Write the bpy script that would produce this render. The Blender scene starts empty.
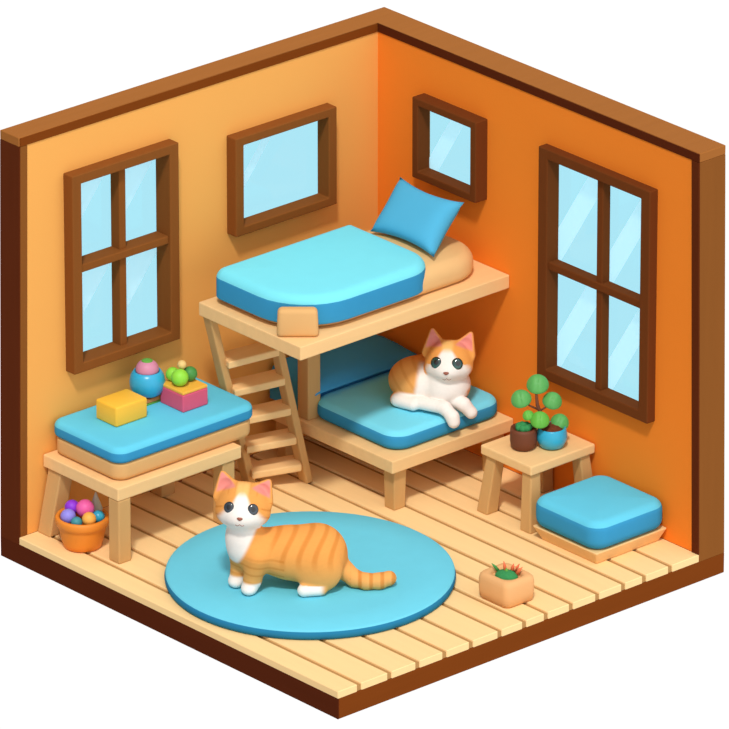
import bpy, bmesh, math, random
import numpy as np
from mathutils import Vector, Matrix

random.seed(7)
S = bpy.context.scene
COL = S.collection
PI = math.pi

# ------------------------------------------------------------------ materials
def srgb(r, g, b):
    f = lambda c: (c/255/12.92) if c/255 <= .04045 else ((c/255+.055)/1.055)**2.4
    return (f(r), f(g), f(b))

def new_mat(name):
    m = bpy.data.materials.new(name); m.use_nodes = True
    nt = m.node_tree
    return m, nt, nt.nodes['Principled BSDF']

def noise_mat(name, c1, c2, rough=.75, scale=(6, 6, 6), nscale=3.0, spec=.2, bump=0.0, bump_scale=60, detail=3, sheen=0.0):
    m, nt, b = new_mat(name)
    tc = nt.nodes.new('ShaderNodeTexCoord'); mp = nt.nodes.new('ShaderNodeMapping')
    mp.inputs['Scale'].default_value = scale
    n = nt.nodes.new('ShaderNodeTexNoise'); n.inputs['Scale'].default_value = nscale; n.inputs['Detail'].default_value = detail
    mx = nt.nodes.new('ShaderNodeMix'); mx.data_type = 'RGBA'
    mx.inputs[6].default_value = (*c1, 1); mx.inputs[7].default_value = (*c2, 1)
    L = nt.links.new
    L(tc.outputs['Object'], mp.inputs['Vector']); L(mp.outputs['Vector'], n.inputs['Vector'])
    L(n.outputs['Fac'], mx.inputs[0]); L(mx.outputs[2], b.inputs['Base Color'])
    b.inputs['Roughness'].default_value = rough
    b.inputs['Specular IOR Level'].default_value = spec
    if sheen: b.inputs['Sheen Weight'].default_value = sheen
    if bump:
        n2 = nt.nodes.new('ShaderNodeTexNoise'); n2.inputs['Scale'].default_value = bump_scale
        bp = nt.nodes.new('ShaderNodeBump'); bp.inputs['Strength'].default_value = bump; bp.inputs['Distance'].default_value = .01
        L(tc.outputs['Object'], n2.inputs['Vector']); L(n2.outputs['Fac'], bp.inputs['Height']); L(bp.outputs['Normal'], b.inputs['Normal'])
    return m

def shade(c, k): return tuple(x*k for x in c)

def wood(name, c, along='y', k=.90, rough=.7):
    s = {'x': (1.2, 14, 14), 'y': (14, 1.2, 14), 'z': (14, 14, 1.2)}[along]
    return noise_mat(name, shade(c, k), shade(c, 1.04), rough, s, 1.6, spec=.02)

def fabric(name, c, k=.95, rough=.9):
    return noise_mat(name, shade(c, k), c, rough, (5, 5, 5), 2.0, spec=.08, bump=.06, bump_scale=220)

PINE = (.92, .60, .262)
M = {}
M['plank'] = wood('plank_pine', (.95, .655, .315), 'x', .94)
M['subfloor'] = wood('subfloor_wood', (.47, .26, .095), 'x')
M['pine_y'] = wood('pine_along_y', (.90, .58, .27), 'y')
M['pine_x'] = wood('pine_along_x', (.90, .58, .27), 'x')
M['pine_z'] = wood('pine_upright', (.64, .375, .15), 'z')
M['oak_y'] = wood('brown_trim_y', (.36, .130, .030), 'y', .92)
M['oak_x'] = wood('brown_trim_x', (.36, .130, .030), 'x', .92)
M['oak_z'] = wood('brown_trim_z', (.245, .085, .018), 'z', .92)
M['shaded_x'] = wood('shaded_trim_x', (.095, .018, .005), 'x', .85)  # darker brown for trim faces turned from the light, shade painted in
M['shaded_z'] = wood('shaded_trim_z', (.115, .023, .006), 'z', .85)
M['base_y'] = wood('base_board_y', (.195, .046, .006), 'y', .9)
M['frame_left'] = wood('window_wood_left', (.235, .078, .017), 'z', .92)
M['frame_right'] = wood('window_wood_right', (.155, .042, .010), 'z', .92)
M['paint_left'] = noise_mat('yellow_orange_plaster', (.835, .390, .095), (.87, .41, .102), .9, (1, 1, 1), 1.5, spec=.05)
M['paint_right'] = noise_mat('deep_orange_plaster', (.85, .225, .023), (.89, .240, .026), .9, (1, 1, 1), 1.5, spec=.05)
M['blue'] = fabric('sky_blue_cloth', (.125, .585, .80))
M['blue_shaded'] = fabric('shaded_blue_cloth', (.040, .30, .56))  # side bands of the cushions, side shade put into the cloth colour
M['blue_bright'] = fabric('bright_blue_cloth', (.19, .72, .93))
M['blue_deep'] = fabric('deep_cushion_blue', (.055, .34, .66))
M['quilt'] = fabric('pale_blue_quilt', (.20, .76, .90))
M['blue_pillow'] = fabric('pillow_blue_cloth', (.085, .43, .68))
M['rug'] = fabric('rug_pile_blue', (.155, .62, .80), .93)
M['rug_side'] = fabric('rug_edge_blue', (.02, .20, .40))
M['cream'] = fabric('cream_cloth', (.80, .50, .22))
M['tan'] = fabric('tan_cloth', (.72, .42, .17))
def plain(name, c, rough=.5, spec=.35, k=.94): return noise_mat(name, shade(c, k), c, rough, (8, 8, 8), 2, spec=spec)
M['toy_yellow'] = plain('yellow_foam', (.95, .52, .045))
M['toy_pink'] = plain('pink_foam', (.72, .10, .19))
M['toy_orange_top'] = plain('orange_yellow_foam', (.93, .48, .06))
M['toy_blue'] = plain('glazed_blue', (.03, .40, .66), .3, .5)
M['toy_brown'] = plain('orange_brown_wood', (.55, .22, .06))
M['toy_lav'] = plain('pink_lavender_rubber', (.62, .24, .36))
M['green_l'] = plain('lime_green', (.28, .70, .05))
M['green_d'] = plain('dark_green', (.06, .28, .06))
M['green_m'] = plain('mid_green', (.12, .38, .05))
M['butter'] = plain('pale_butter', (.78, .55, .2))
M['bucket'] = plain('orange_clay', (.83, .26, .025), .5)
M['purple'] = plain('purple_rubber', (.28, .04, .72))
M['lilac'] = plain('lilac_rubber', (.28, .25, .80))
M['pink'] = plain('bright_pink_rubber', (.82, .12, .40))
M['gold'] = plain('gold_yellow_rubber', (.92, .45, .08))
M['teal'] = plain('teal_rubber', (.05, .28, .34))
M['grey'] = plain('pale_grey_foam', (.55, .52, .42))
M['brown_pot'] = plain('brown_clay', (.16, .045, .018), .6)
M['blue_pot'] = plain('turquoise_glaze', (.03, .42, .66), .3, .5)
M['soil'] = noise_mat('red_brown_soil', (.10, .022, .008), (.2, .05, .018), .95, (8, 8, 8), 10, bump=.5, bump_scale=90)
M['leaf'] = noise_mat('leaf_green', (.075, .32, .075), (.13, .44, .11), .5, (6, 6, 6), 3, spec=.3)
M['leaf2'] = noise_mat('leaf_fresh_green', (.095, .38, .04), (.14, .48, .06), .5, (6, 6, 6), 3, spec=.3)
M['stem'] = plain('brown_stem', (.16, .05, .02), .8)
M['clay'] = noise_mat('sandstone_clay', (.74, .40, .17), (.78, .43, .19), .8, (4, 4, 4), 3, spec=.1)
M['moss'] = noise_mat('moss_green', (.03, .22, .07), (.05, .32, .10), .9, (8, 8, 8), 8, bump=.4, bump_scale=120)
M['coral'] = plain('coral_leaf', (.80, .16, .06))
M['nose1'] = plain('nose_brown_pink', (.30, .09, .055), .45)
M['mouth'] = plain('mouth_dark', (.35, .14, .10), .8)

def attr_mat(name, rough=.85, spec=.1, coat=0):
    m, nt, b = new_mat(name)
    a = nt.nodes.new('ShaderNodeAttribute'); a.attribute_name = 'tint'
    n = nt.nodes.new('ShaderNodeTexNoise'); n.inputs['Scale'].default_value = 40
    mx = nt.nodes.new('ShaderNodeMix'); mx.data_type = 'RGBA'; mx.blend_type = 'MULTIPLY'
    rm = nt.nodes.new('ShaderNodeMapRange'); rm.inputs[3].default_value = .92; rm.inputs[4].default_value = 1.0
    mx.inputs[0].default_value = 1
    nt.links.new(n.outputs['Fac'], rm.inputs[0]); nt.links.new(rm.outputs[0], mx.inputs[7])
    nt.links.new(a.outputs['Color'], mx.inputs[6]); nt.links.new(mx.outputs[2], b.inputs['Base Color'])
    b.inputs['Roughness'].default_value = rough; b.inputs['Specular IOR Level'].default_value = spec
    if coat: b.inputs['Coat Weight'].default_value = coat; b.inputs['Coat Roughness'].default_value = .08
    return m
M['fur'] = attr_mat('cat_fur')
M['eye'] = attr_mat('cat_eye', .15, .5, 1.0)

def glass_mat():
    m, nt, b = new_mat('window_glass'); nt.nodes.remove(b)
    out = nt.nodes['Material Output']
    t = nt.nodes.new('ShaderNodeBsdfTransparent'); t.inputs['Color'].default_value = (.645, .897, .965, 1)
    g = nt.nodes.new('ShaderNodeBsdfGlossy'); g.inputs['Roughness'].default_value = .05
    x = nt.nodes.new('ShaderNodeMixShader'); x.inputs[0].default_value = .02
    nt.links.new(t.outputs[0], x.inputs[1]); nt.links.new(g.outputs[0], x.inputs[2]); nt.links.new(x.outputs[0], out.inputs[0])
    return m
def glare_mat():  # pale translucent film standing in for reflected glare
    m, nt, b = new_mat('glare_band'); nt.nodes.remove(b)
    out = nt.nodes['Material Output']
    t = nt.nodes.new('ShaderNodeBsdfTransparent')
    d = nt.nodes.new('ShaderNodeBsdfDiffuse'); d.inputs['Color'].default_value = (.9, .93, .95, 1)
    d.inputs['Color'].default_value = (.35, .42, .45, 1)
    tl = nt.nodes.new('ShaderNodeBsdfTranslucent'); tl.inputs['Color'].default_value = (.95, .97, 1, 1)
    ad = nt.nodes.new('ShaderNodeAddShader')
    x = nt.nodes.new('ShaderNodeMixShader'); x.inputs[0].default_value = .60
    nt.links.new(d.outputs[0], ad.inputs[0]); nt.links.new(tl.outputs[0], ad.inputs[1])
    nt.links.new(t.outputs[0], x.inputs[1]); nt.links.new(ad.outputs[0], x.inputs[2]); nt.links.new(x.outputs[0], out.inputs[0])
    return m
M['glass'] = glass_mat(); M['glare'] = glare_mat()

# ------------------------------------------------------------------ object helpers
OFF = {}                                    # thing -> base offset, so that parts can be given in room coordinates
def link(name, bm, mats, parent=None, smooth=False, offset=None, auto=None):
    me = bpy.data.meshes.new(name)
    off = Vector(offset) if offset is not None else (OFF.get(parent.name, Vector()) if parent else Vector())
    if off.length: bmesh.ops.translate(bm, verts=bm.verts, vec=-off)
    bmesh.ops.recalc_face_normals(bm, faces=bm.faces)
    bm.to_mesh(me); bm.free()
    o = bpy.data.objects.new(name, me); COL.objects.link(o)
    for m in (mats if isinstance(mats, (list, tuple)) else [mats]): me.materials.append(m)
    if smooth:
        for p in me.polygons: p.use_smooth = True
        if auto:
            try: me.set_sharp_from_angle(angle=math.radians(auto))
            except Exception: pass
    if parent:
        o.parent = parent
        OFF[o.name] = off
    return o

def tag(o, label, cat, group=None):
    o['label'] = label; o['category'] = cat
    if group: o['group'] = group
    return o

def thing(name, label, cat, loc=(0, 0, 0), rz=0, group=None, local=False):
    o = bpy.data.objects.new(name, None); COL.objects.link(o); o.empty_display_size = .05
    o.location = loc; o.rotation_euler = (0, 0, rz)
    OFF[o.name] = Vector() if local else Vector(loc)
    return tag(o, label, cat, group)

def solo(name, bm, mats, label, cat, loc=(0, 0, 0), group=None, smooth=False, auto=None):
    """a thing that is one mesh, its origin at its base"""
    o = link(name, bm, mats, None, smooth, offset=loc, auto=auto)
    o.location = loc; OFF[o.name] = Vector(loc)
    return tag(o, label, cat, group)

def struct(name, bm, mats, parent=None, smooth=False, label=None, auto=None):
    o = link(name, bm, mats, parent, smooth, auto=auto)
    if not parent:
        o['kind'] = 'structure'
        if label: o['label'] = label
    return o

# ------------------------------------------------------------------ shape helpers
def box(bm, x0, x1, y0, y1, z0, z1, bev=0, seg=2, mi=0):
    r = bmesh.ops.create_cube(bm, size=1)
    vs = r['verts']
    for v in vs:
        v.co = Vector((x0 if v.co.x < 0 else x1, y0 if v.co.y < 0 else y1, z0 if v.co.z < 0 else z1))
    fs = set(f for v in vs for f in v.link_faces)
    for f in fs: f.material_index = mi
    if bev:
        es = list(set(e for v in vs for e in v.link_edges))
        bmesh.ops.bevel(bm, geom=es, offset=bev, segments=seg, profile=.5, affect='EDGES')
    return vs

def prism(bm, pts_bottom, pts_top, bev=0, seg=2):
    n = len(pts_bottom)
    a = [bm.verts.new(p) for p in pts_bottom]; b = [bm.verts.new(p) for p in pts_top]
    fs = [bm.faces.new(a[::-1]), bm.faces.new(b)]
    for i in range(n): fs.append(bm.faces.new((a[i], a[(i+1) % n], b[(i+1) % n], b[i])))
    if bev:
        es = list(set(e for f in fs for e in f.edges))
        bmesh.ops.bevel(bm, geom=es, offset=bev, segments=seg, profile=.5, affect='EDGES')

def BM(): return bmesh.new()
def bbox(*a, **k):
    bm = BM(); box(bm, *a, **k); return bm
def bprism(*a, **k):
    bm = BM(); prism(bm, *a, **k); return bm

def post(p0, p1, w0, w1, d0=None, d1=None, rot=0, bev=.008):
    """square tapered leg from p0 (foot) to p1 (head)"""
    d0 = d0 or w0; d1 = d1 or w1
    c, s = math.cos(rot), math.sin(rot)
    def ring(p, w, d): return [(p[0]+c*a-s*b, p[1]+s*a+c*b, p[2]) for a, b in ((-w/2, -d/2), (w/2, -d/2), (w/2, d/2), (-w/2, d/2))]
    return bprism(ring(p0, w0, d0), ring(p1, w1, d1), bev)

def rrect(hx, hy, rcs, n=6):
    if not isinstance(rcs, (list, tuple)): rcs = [rcs]*4
    out = []
    for (sx, sy, a0), rc in zip(((1, 1, 0), (-1, 1, PI/2), (-1, -1, PI), (1, -1, 1.5*PI)), rcs):
        rc = max(min(rc, hx*.999, hy*.999), .0005)
        cx, cy = sx*(hx-rc), sy*(hy-rc)
        for i in range(n+1):
            a = a0+i*PI/2/n
            out.append((cx+rc*math.cos(a), cy+rc*math.sin(a)))
    return out

def slab(x0, x1, y0, y1, z0, z1, rc, re_b, re_t, puff=0, bulge=0, hollow=0, n=8, m=7, side_to=None):
    """upholstered slab: rounded plan corners, rounded edges, a crowned top. Material 1 on faces of the side band."""
    cx, cy = (x0+x1)/2, (y0+y1)/2; hx, hy = (x1-x0)/2, (y1-y0)/2
    prof = []                                    # (inset, z)
    rcs = rc if isinstance(rc, (list, tuple)) else [rc]*4
    if hollow:                                   # open below, like a cover
        zi = z1-hollow; mi_ = min(hx, hy)-hollow-re_t
        for f in (.92, .5, .15): prof.append((hollow+re_t+mi_*f, zi+puff*(1-f**2.2)))
        for i in range(m+1):
            a = (1-i/m)*PI/2; prof.append((hollow+re_t*(1-math.cos(a)), zi-re_t*(1-math.sin(a))))
        prof.append((hollow, z0+.004))
    else:
        for f in (.75, .35): prof.append((re_b+(min(hx, hy)-re_b)*f, z0))
    for i in range(m+1):
        a = i/m*PI/2; prof.append((re_b*(1-math.sin(a)), z0+re_b*(1-math.cos(a))))
    if bulge: prof.append((-bulge, (z0+re_b+z1-re_t)/2))
    for i in range(m+1):
        a = i/m*PI/2; prof.append((re_t*(1-math.cos(a)), z1-re_t*(1-math.sin(a))))
    mm = min(hx, hy)
    for f in (.12, .25, .42, .6, .78, .92):
        ins = re_t+(mm-re_t)*f
        prof.append((ins, z1+puff*(1-(1-f)**2.2)))
    bm = BM(); rings = []
    for ins, z in prof:
        rings.append([bm.verts.new((cx+px, cy+py, z)) for px, py in rrect(hx-ins, hy-ins, [q-ins if q-ins > .01 else .01*max(.1, (mm-ins)/mm) for q in rcs], n)])
    for a, b in zip(rings, rings[1:]):
        k = len(a)
        for i in range(k):
            f = bm.faces.new((a[i], a[(i+1) % k], b[(i+1) % k], b[i]))
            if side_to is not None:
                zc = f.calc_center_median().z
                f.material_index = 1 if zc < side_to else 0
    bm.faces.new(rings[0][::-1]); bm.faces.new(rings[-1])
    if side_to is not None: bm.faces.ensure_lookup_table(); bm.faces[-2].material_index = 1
    return bm

def lathe(profile, c=(0, 0, 0), n=36, sx=1, sy=1, cap=True):
    bm = BM(); rings = []
    for r, z in profile:
        rings.append([bm.verts.new((c[0]+sx*r*math.cos(2*PI*i/n), c[1]+sy*r*math.sin(2*PI*i/n), c[2]+z)) for i in range(n)])
    for a, b in zip(rings, rings[1:]):
        for i in range(n): bm.faces.new((a[i], a[(i+1) % n], b[(i+1) % n], b[i]))
    if cap: bm.faces.new(rings[0][::-1]); bm.faces.new(rings[-1])
    return bm

def ball(c, r, sx=1, sy=1, sz=1, mtx=None, u=24, v=16):
    bm = BM(); bmesh.ops.create_uvsphere(bm, u_segments=u, v_segments=v, radius=r)
    bmesh.ops.scale(bm, vec=(sx, sy, sz), verts=bm.verts)
    if mtx: bmesh.ops.transform(bm, matrix=mtx, verts=bm.verts)
    bmesh.ops.translate(bm, vec=c, verts=bm.verts)
    return bm

def tube(pts, rad, n=10):
    bm = BM(); rings = []
    P = [Vector(p) for p in pts]
    for i, p in enumerate(P):
        t = (P[min(i+1, len(P)-1)]-P[max(i-1, 0)]).normalized()
        up = Vector((0, 0, 1)) if abs(t.z) < .9 else Vector((1, 0, 0))
        a = t.cross(up).normalized(); b = t.cross(a)
        r = rad[i] if isinstance(rad, (list, tuple)) else rad
        rings.append([bm.verts.new(p+r*(math.cos(2*PI*k/n)*a+math.sin(2*PI*k/n)*b)) for k in range(n)])
    for a, b in zip(rings, rings[1:]):
        for i in range(n): bm.faces.new((a[i], a[(i+1) % n], b[(i+1) % n], b[i]))
    bm.faces.new(rings[0][::-1]); bm.faces.new(rings[-1])
    return bm

# ------------------------------------------------------------------ the room
# back corner of the room at the origin; left wall in the plane x = 0, right wall in the plane y = 0
H = 2.40
WIN = {  # wall, s0, s1, z0, z1 (outer edges of the frame), front, back, stile, rail, panes
    1: ('left', -2.332, -1.556, .912, 2.106, .077, -.050, .066, .058, True),
    2: ('left', -1.138, -.381, 1.415, 2.012, .080, -.022, .060, .052, False),
    3: ('right', .392, .928, 1.598, 2.088, .090, -.004, .048, .046, False),
    4: ('right', 1.415, 2.325, .690, 2.088, .060, -.034, .074, .062, True),
}
def wall_panel(wall, s_lo, s_hi, top):
    """a thin wall sheet with real openings for its windows"""
    holes = [(w[1]+.02, w[2]-.02, w[3]+.02, w[4]-.02) for w in WIN.values() if w[0] == wall]
    ss = sorted({s_lo, s_hi, *[h[0] for h in holes], *[h[1] for h in holes]})
    zs = sorted({0, top, *[h[2] for h in holes], *[h[3] for h in holes]})
    bm = BM(); V = {}
    t = .03
    def vert(s, z, k):
        key = (s, z, k)
        if key not in V:
            V[key] = bm.verts.new((-t*k, s, z) if wall == 'left' else (s, t*k, z))
        return V[key]
    def solid(i, j):
        if i < 0 or j < 0 or i >= len(ss)-1 or j >= len(zs)-1: return False
        sm, zm = (ss[i]+ss[i+1])/2, (zs[j]+zs[j+1])/2
        return not any(h[0] < sm < h[1] and h[2] < zm < h[3] for h in holes)
    for i in range(len(ss)-1):
        for j in range(len(zs)-1):
            if not solid(i, j): continue
            a, b, c, d = (ss[i], zs[j]), (ss[i+1], zs[j]), (ss[i+1], zs[j+1]), (ss[i], zs[j+1])
            for k in (0, 1): bm.faces.new([vert(*p, k) for p in (a, b, c, d)])
            for (p, q, ni, nj) in ((a, b, i, j-1), (b, c, i+1, j), (c, d, i, j+1), (d, a, i-1, j)):
                if not solid(ni, nj): bm.faces.new([vert(*p, 0), vert(*q, 0), vert(*q, 1), vert(*p, 1)])
    return bm
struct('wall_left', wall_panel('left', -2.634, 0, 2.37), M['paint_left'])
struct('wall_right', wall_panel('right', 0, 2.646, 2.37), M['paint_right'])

# floor: pine planks running away from the open side, over a sub board, one object
bm = BM()
y0 = -2.690
GAPS = [y0, -2.535, -2.315, -2.110, -1.912, -1.717, -1.505, -1.322, -1.160, -.972, -.774, -.578, -.419, -.221, 0]
for i, (a, b) in enumerate(zip(GAPS, GAPS[1:])):
    box(bm, .0, 2.700, a+(.015 if i else 0), b-(.015 if b else .0), -.045, 0, .004, 1)
box(bm, .0, 2.692, y0+.008, 0, -.044, -.012, mi=1)
struct('floor', bm, [M['plank'], M['subfloor']])

# base slab and the brown frame round the two walls
struct('trim_1', bbox(-.163, 2.700, -2.682, .194, -.166, -.0455, .003), M['base_y'])
struct('trim_2', bbox(-.163, 2.700, -2.690, -2.6825, -.166, -.0455, .001), M['shaded_x'])           # thin facing of the base, left front, shade painted into its colour
bm = BM()                                                                                          # L-shaped cap on both walls
pts = [(-.163, -2.647), (0, -2.647), (0, 0), (2.657, 0), (2.657, .194), (-.163, .194)]
prism(bm, [(x, y, 2.346) for x, y in pts], [(x, y, 2.40) for x, y in pts], .004)
struct('trim_3', bm, M['oak_y'])
def wedge(xb0, xb1, yb0, yb1, xt0, xt1, yt0, yt1, zb, zt, bev=.003):
    return bprism([(xb0, yb0, zb), (xb1, yb0, zb), (xb1, yb1, zb), (xb0, yb1, zb)],
                  [(xt0, yt0, zt), (xt1, yt0, zt), (xt1, yt1, zt), (xt0, yt1, zt)], bev)
struct('trim_4', wedge(-.163, .004, -2.682, -2.632, -.163, .004, -2.639, -2.588, -.0455, 2.3455), M['oak_z'])     # left post
struct('trim_5', wedge(-.163, .004, -2.690, -2.6825, -.163, .004, -2.647, -2.6395, -.0455, 2.3455, .001), M['shaded_z'])  # its end facing, the dark colour imitates shade
struct('trim_6', wedge(2.648, 2.700, .001, .194, 2.600, 2.657, .001, .194, -.0455, 2.3455), M['oak_z'])           # right post
struct('trim_7', wedge(2.645, 2.698, -.008, .0005, 2.597, 2.655, -.008, .0005, 0.001, 2.3455, .001), M['shaded_z'])  # facing on its room side, shade put into the dark colour
struct('trim_8', bbox(.0, 2.655, -.006, -.0005, 2.347, 2.396, .001), M['shaded_x'])                               # facing under the cap, right wall, its shade painted in
struct('trim_9', bbox(.0005, .006, -2.640, -.007, 2.347, 2.396, .001), M['base_y'])                               # brown rail under the cap, left wall

def build_window(k):
    wall, s0, s1, z0, z1, fr, bk, st, ra, panes = WIN[k]
    root = bpy.data.objects.new(f'window_{k}', None); COL.objects.link(root); root['kind'] = 'structure'
    c = ((bk+.01), (s0+s1)/2, z0) if wall == 'left' else ((s0+s1)/2, -(bk+.01), z0)
    root.location = c; OFF[root.name] = Vector(c)
    def P(s, d, z): return (d, s, z) if wall == 'left' else (s, -d, z)
    def B(bm, a, b, d0, d1, za, zb, bev=.006):
        p, q = P(a, d0, za), P(b, d1, zb)
        box(bm, min(p[0], q[0]), max(p[0], q[0]), min(p[1], q[1]), max(p[1], q[1]), za, zb, bev)
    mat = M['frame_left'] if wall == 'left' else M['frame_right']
    bm = BM()
    # one mitred ring
    outer = [(s0, z0), (s1, z0), (s1, z1), (s0, z1)]; inner = [(s0+st, z0+ra), (s1-st, z0+ra), (s1-st, z1-ra), (s0+st, z1-ra)]
    vs = {}
    for nm, ring in (('o', outer), ('i', inner)):
        for i, (s, z) in enumerate(ring):
            for d, dv in (('f', fr), ('b', bk)): vs[nm, i, d] = bm.verts.new(P(s, dv, z))
    for i in range(4):
        j = (i+1) % 4
        bm.faces.new((vs['o', i, 'f'], vs['o', j, 'f'], vs['i', j, 'f'], vs['i', i, 'f']))
        bm.faces.new((vs['o', i, 'b'], vs['i', i, 'b'], vs['i', j, 'b'], vs['o', j, 'b']))
        bm.faces.new((vs['o', i, 'f'], vs['o', i, 'b'], vs['o', j, 'b'], vs['o', j, 'f']))
        bm.faces.new((vs['i', i, 'f'], vs['i', j, 'f'], vs['i', j, 'b'], vs['i', i, 'b']))
    bmesh.ops.recalc_face_normals(bm, faces=bm.faces)
    es = [e for e in bm.edges if e.calc_face_angle(0) > 1]
    bmesh.ops.bevel(bm, geom=es, offset=.006, segments=2, profile=.5, affect='EDGES')
    link('window_frame', bm, mat, root)
    gs0, gs1, gz0, gz1 = s0+st-.004, s1-st+.004, z0+ra-.004, z1-ra+.004
    if panes:
        mf = fr-.045; hf = fr-.018; mw = .024
        sm, zm = ((gs0+gs1)/2, (gz0+gz1)/2)
        if wall == 'left': sm += .012; zm += .02
        else: sm += .02; zm -= .01; mf = fr-.03
        bm = BM(); B(bm, sm-mw, sm+mw, bk+.004, mf, gz0, gz1); link('vertical_muntin', bm, mat, root)
        bm = BM(); B(bm, gs0, gs1, bk+.004, hf, zm-.024, zm+.024); link('horizontal_muntin', bm, mat, root)
        cells = [(gs0, sm-mw, gz0, zm-.024), (sm+mw, gs1, gz0, zm-.024), (gs0, sm-mw, zm+.024, gz1), (sm+mw, gs1, zm+.024, gz1)]
    else: cells = [(gs0, gs1, gz0, gz1)]
    for a, b, c_, d_ in cells:
        bm = BM(); B(bm, a-.008, b+.008, bk+.001, bk+.003, c_-.008, d_+.008, 0)
        pane = link('pane', bm, M['glass'], root)
        # pale diagonal bands on the glass, painted reflection streaks
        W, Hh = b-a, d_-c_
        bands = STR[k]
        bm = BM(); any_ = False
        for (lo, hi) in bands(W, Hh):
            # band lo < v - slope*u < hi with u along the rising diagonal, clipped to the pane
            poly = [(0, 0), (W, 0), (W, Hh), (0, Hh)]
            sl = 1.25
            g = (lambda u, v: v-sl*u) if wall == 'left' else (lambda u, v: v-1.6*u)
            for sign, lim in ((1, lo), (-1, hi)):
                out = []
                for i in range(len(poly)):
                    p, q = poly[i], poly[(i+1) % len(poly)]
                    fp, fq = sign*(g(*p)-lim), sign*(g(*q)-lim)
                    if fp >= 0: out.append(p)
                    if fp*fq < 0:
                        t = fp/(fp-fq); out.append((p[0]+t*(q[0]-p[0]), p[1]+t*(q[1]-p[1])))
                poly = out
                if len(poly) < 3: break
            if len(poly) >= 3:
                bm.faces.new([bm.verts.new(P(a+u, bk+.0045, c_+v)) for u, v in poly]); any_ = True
        if any_: link('glare_band', bm, M['glare'], pane)
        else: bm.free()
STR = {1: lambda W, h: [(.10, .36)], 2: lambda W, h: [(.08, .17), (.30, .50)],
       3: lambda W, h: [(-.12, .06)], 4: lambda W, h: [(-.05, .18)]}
for k in WIN: build_window(k)

# ------------------------------------------------------------------ beds
t = thing('bunk_shelf', 'upper bunk platform of pale wood fixed to the walls, with a square post', 'bunk', (.67, -.78, 1.12))
link('platform', bbox(.255, 1.122, -1.572, -.002, 1.118, 1.20, .006), M['pine_y'], t)
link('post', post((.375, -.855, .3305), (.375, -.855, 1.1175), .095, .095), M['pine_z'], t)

t = thing('bed_base', 'low wooden bed platform on square legs under the bunk', 'bed', (.62, -.47, 0))
link('platform', bbox(.08, 1.165, -.926, -.003, .252, .33, .006), M['pine_y'], t)
for x, y in ((1.085, -.835), (1.085, -.09), (.16, -.835), (.16, -.09)):
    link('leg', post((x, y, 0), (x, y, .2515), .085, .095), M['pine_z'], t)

BL2 = [M['blue'], M['blue_shaded']]
solo('lower_mattress', slab(.362, 1.108, -.850, -.012, .331, .447, .12, .04, .05, .012, side_to=.414), [M['blue_bright'], M['blue_shaded']],
     'thick blue mattress on the low wooden bed base, a cat lying on it', 'mattress', (.71, -.42, .331), smooth=True)
bm = BM()
prof = [(.03, .332), (.335, .332), (.352, .36), (.356, .455), (.41, .466), (.428, .48), (.415, .505), (.35, .538), (.24, .562), (.12, .570), (.05, .555), (.03, .50)]
ys = [(-.850, .55), (-.842, .78), (-.82, .92), (-.77, 1), (-.32, 1), (-.22, .94), (-.13, .78), (-.06, .50), (-.02, .15)]
rings = []
for y, k in ys:
    rings.append([bm.verts.new((x, y, z if z < .46 else .462+(z-.462)*k)) for x, z in prof])
for a, b in zip(rings, rings[1:]):
    for i in range(len(prof)): bm.faces.new((a[i], a[(i+1) % len(prof)], b[(i+1) % len(prof)], b[i]))
bm.faces.new(rings[0]); bm.faces.new(rings[-1])
bmesh.ops.recalc_face_normals(bm, faces=bm.faces)
solo('back_cushion', bm, M['blue_deep'], 'large dark blue back cushion standing behind the lower mattress under the bunk', 'cushion', (.22, -.42, .331), smooth=True, auto=55)

solo('upper_mattress', slab(.325, 1.045, -1.50, -.075, 1.2005, 1.355, [.24, .12, .10, .36], .05, .08, .030), M['cream'],
     'cream mattress on the upper bunk, showing beyond the pale quilt', 'mattress', (.68, -.82, 1.2005), smooth=True)
solo('quilt', slab(.300, 1.068, -1.522, -.475, 1.235, 1.408, [.21, .05, .08, .36], .012, .06, .010, hollow=.0125, side_to=1.362), [M['quilt'], M['blue_shaded']],
     'pale sky blue quilt spread over the upper bunk mattress', 'quilt', (.68, -1.0, 1.237), smooth=True)
# padded tan block at the corner of the bunk
bm = BM()
prism(bm, [(-.118, -.04, 0), (.118, -.04, 0), (.118, .04, 0), (-.118, .04, 0)], [(-.110, -.037, .165), (.110, -.037, .165), (.110, .037, .165), (-.110, .037, .165)], .025, 4)
o = link('padded_block', bm, M['tan'], None, True, auto=60); o.location = (.982, -1.470, 1.2005); o.rotation_euler = (0, 0, math.radians(48.4))
tag(o, 'small tan padded block at the front corner of the upper bunk', 'block')

# tilted pillow
bm = BM(); N = 18; grid = {}
for side in (1, -1):
    for i in range(N+1):
        for j in range(N+1):
            u, v = i/N*2-1, j/N*2-1
            edge = i in (0, N) or j in (0, N)
            if edge and side == -1: grid[-1, i, j] = grid[1, i, j]; continue
            pinch = 1-.17*(1-abs(u)**2)*(abs(v)**3)
            pinch2 = 1-.11*(1-abs(v)**2)*(abs(u)**3)
            th = .075*((1-u**4)*(1-v**4))**.55
            grid[side, i, j] = bm.verts.new((u*.262*pinch2, v*.178*pinch, side*th))
for side in (1, -1):
    for i in range(N):
        for j in range(N):
            q = [grid[side, i, j], grid[side, i+1, j], grid[side, i+1, j+1], grid[side, i, j+1]]
            bm.faces.new(q if side == 1 else q[::-1])
o = link('pillow', bm, M['blue_pillow'], None, True)
ex = Vector((1, .03, 0)).normalized(); ey = Vector((.04, .62, .70)).normalized(); ez = ex.cross(ey).normalized(); ey = ez.cross(ex)
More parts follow.
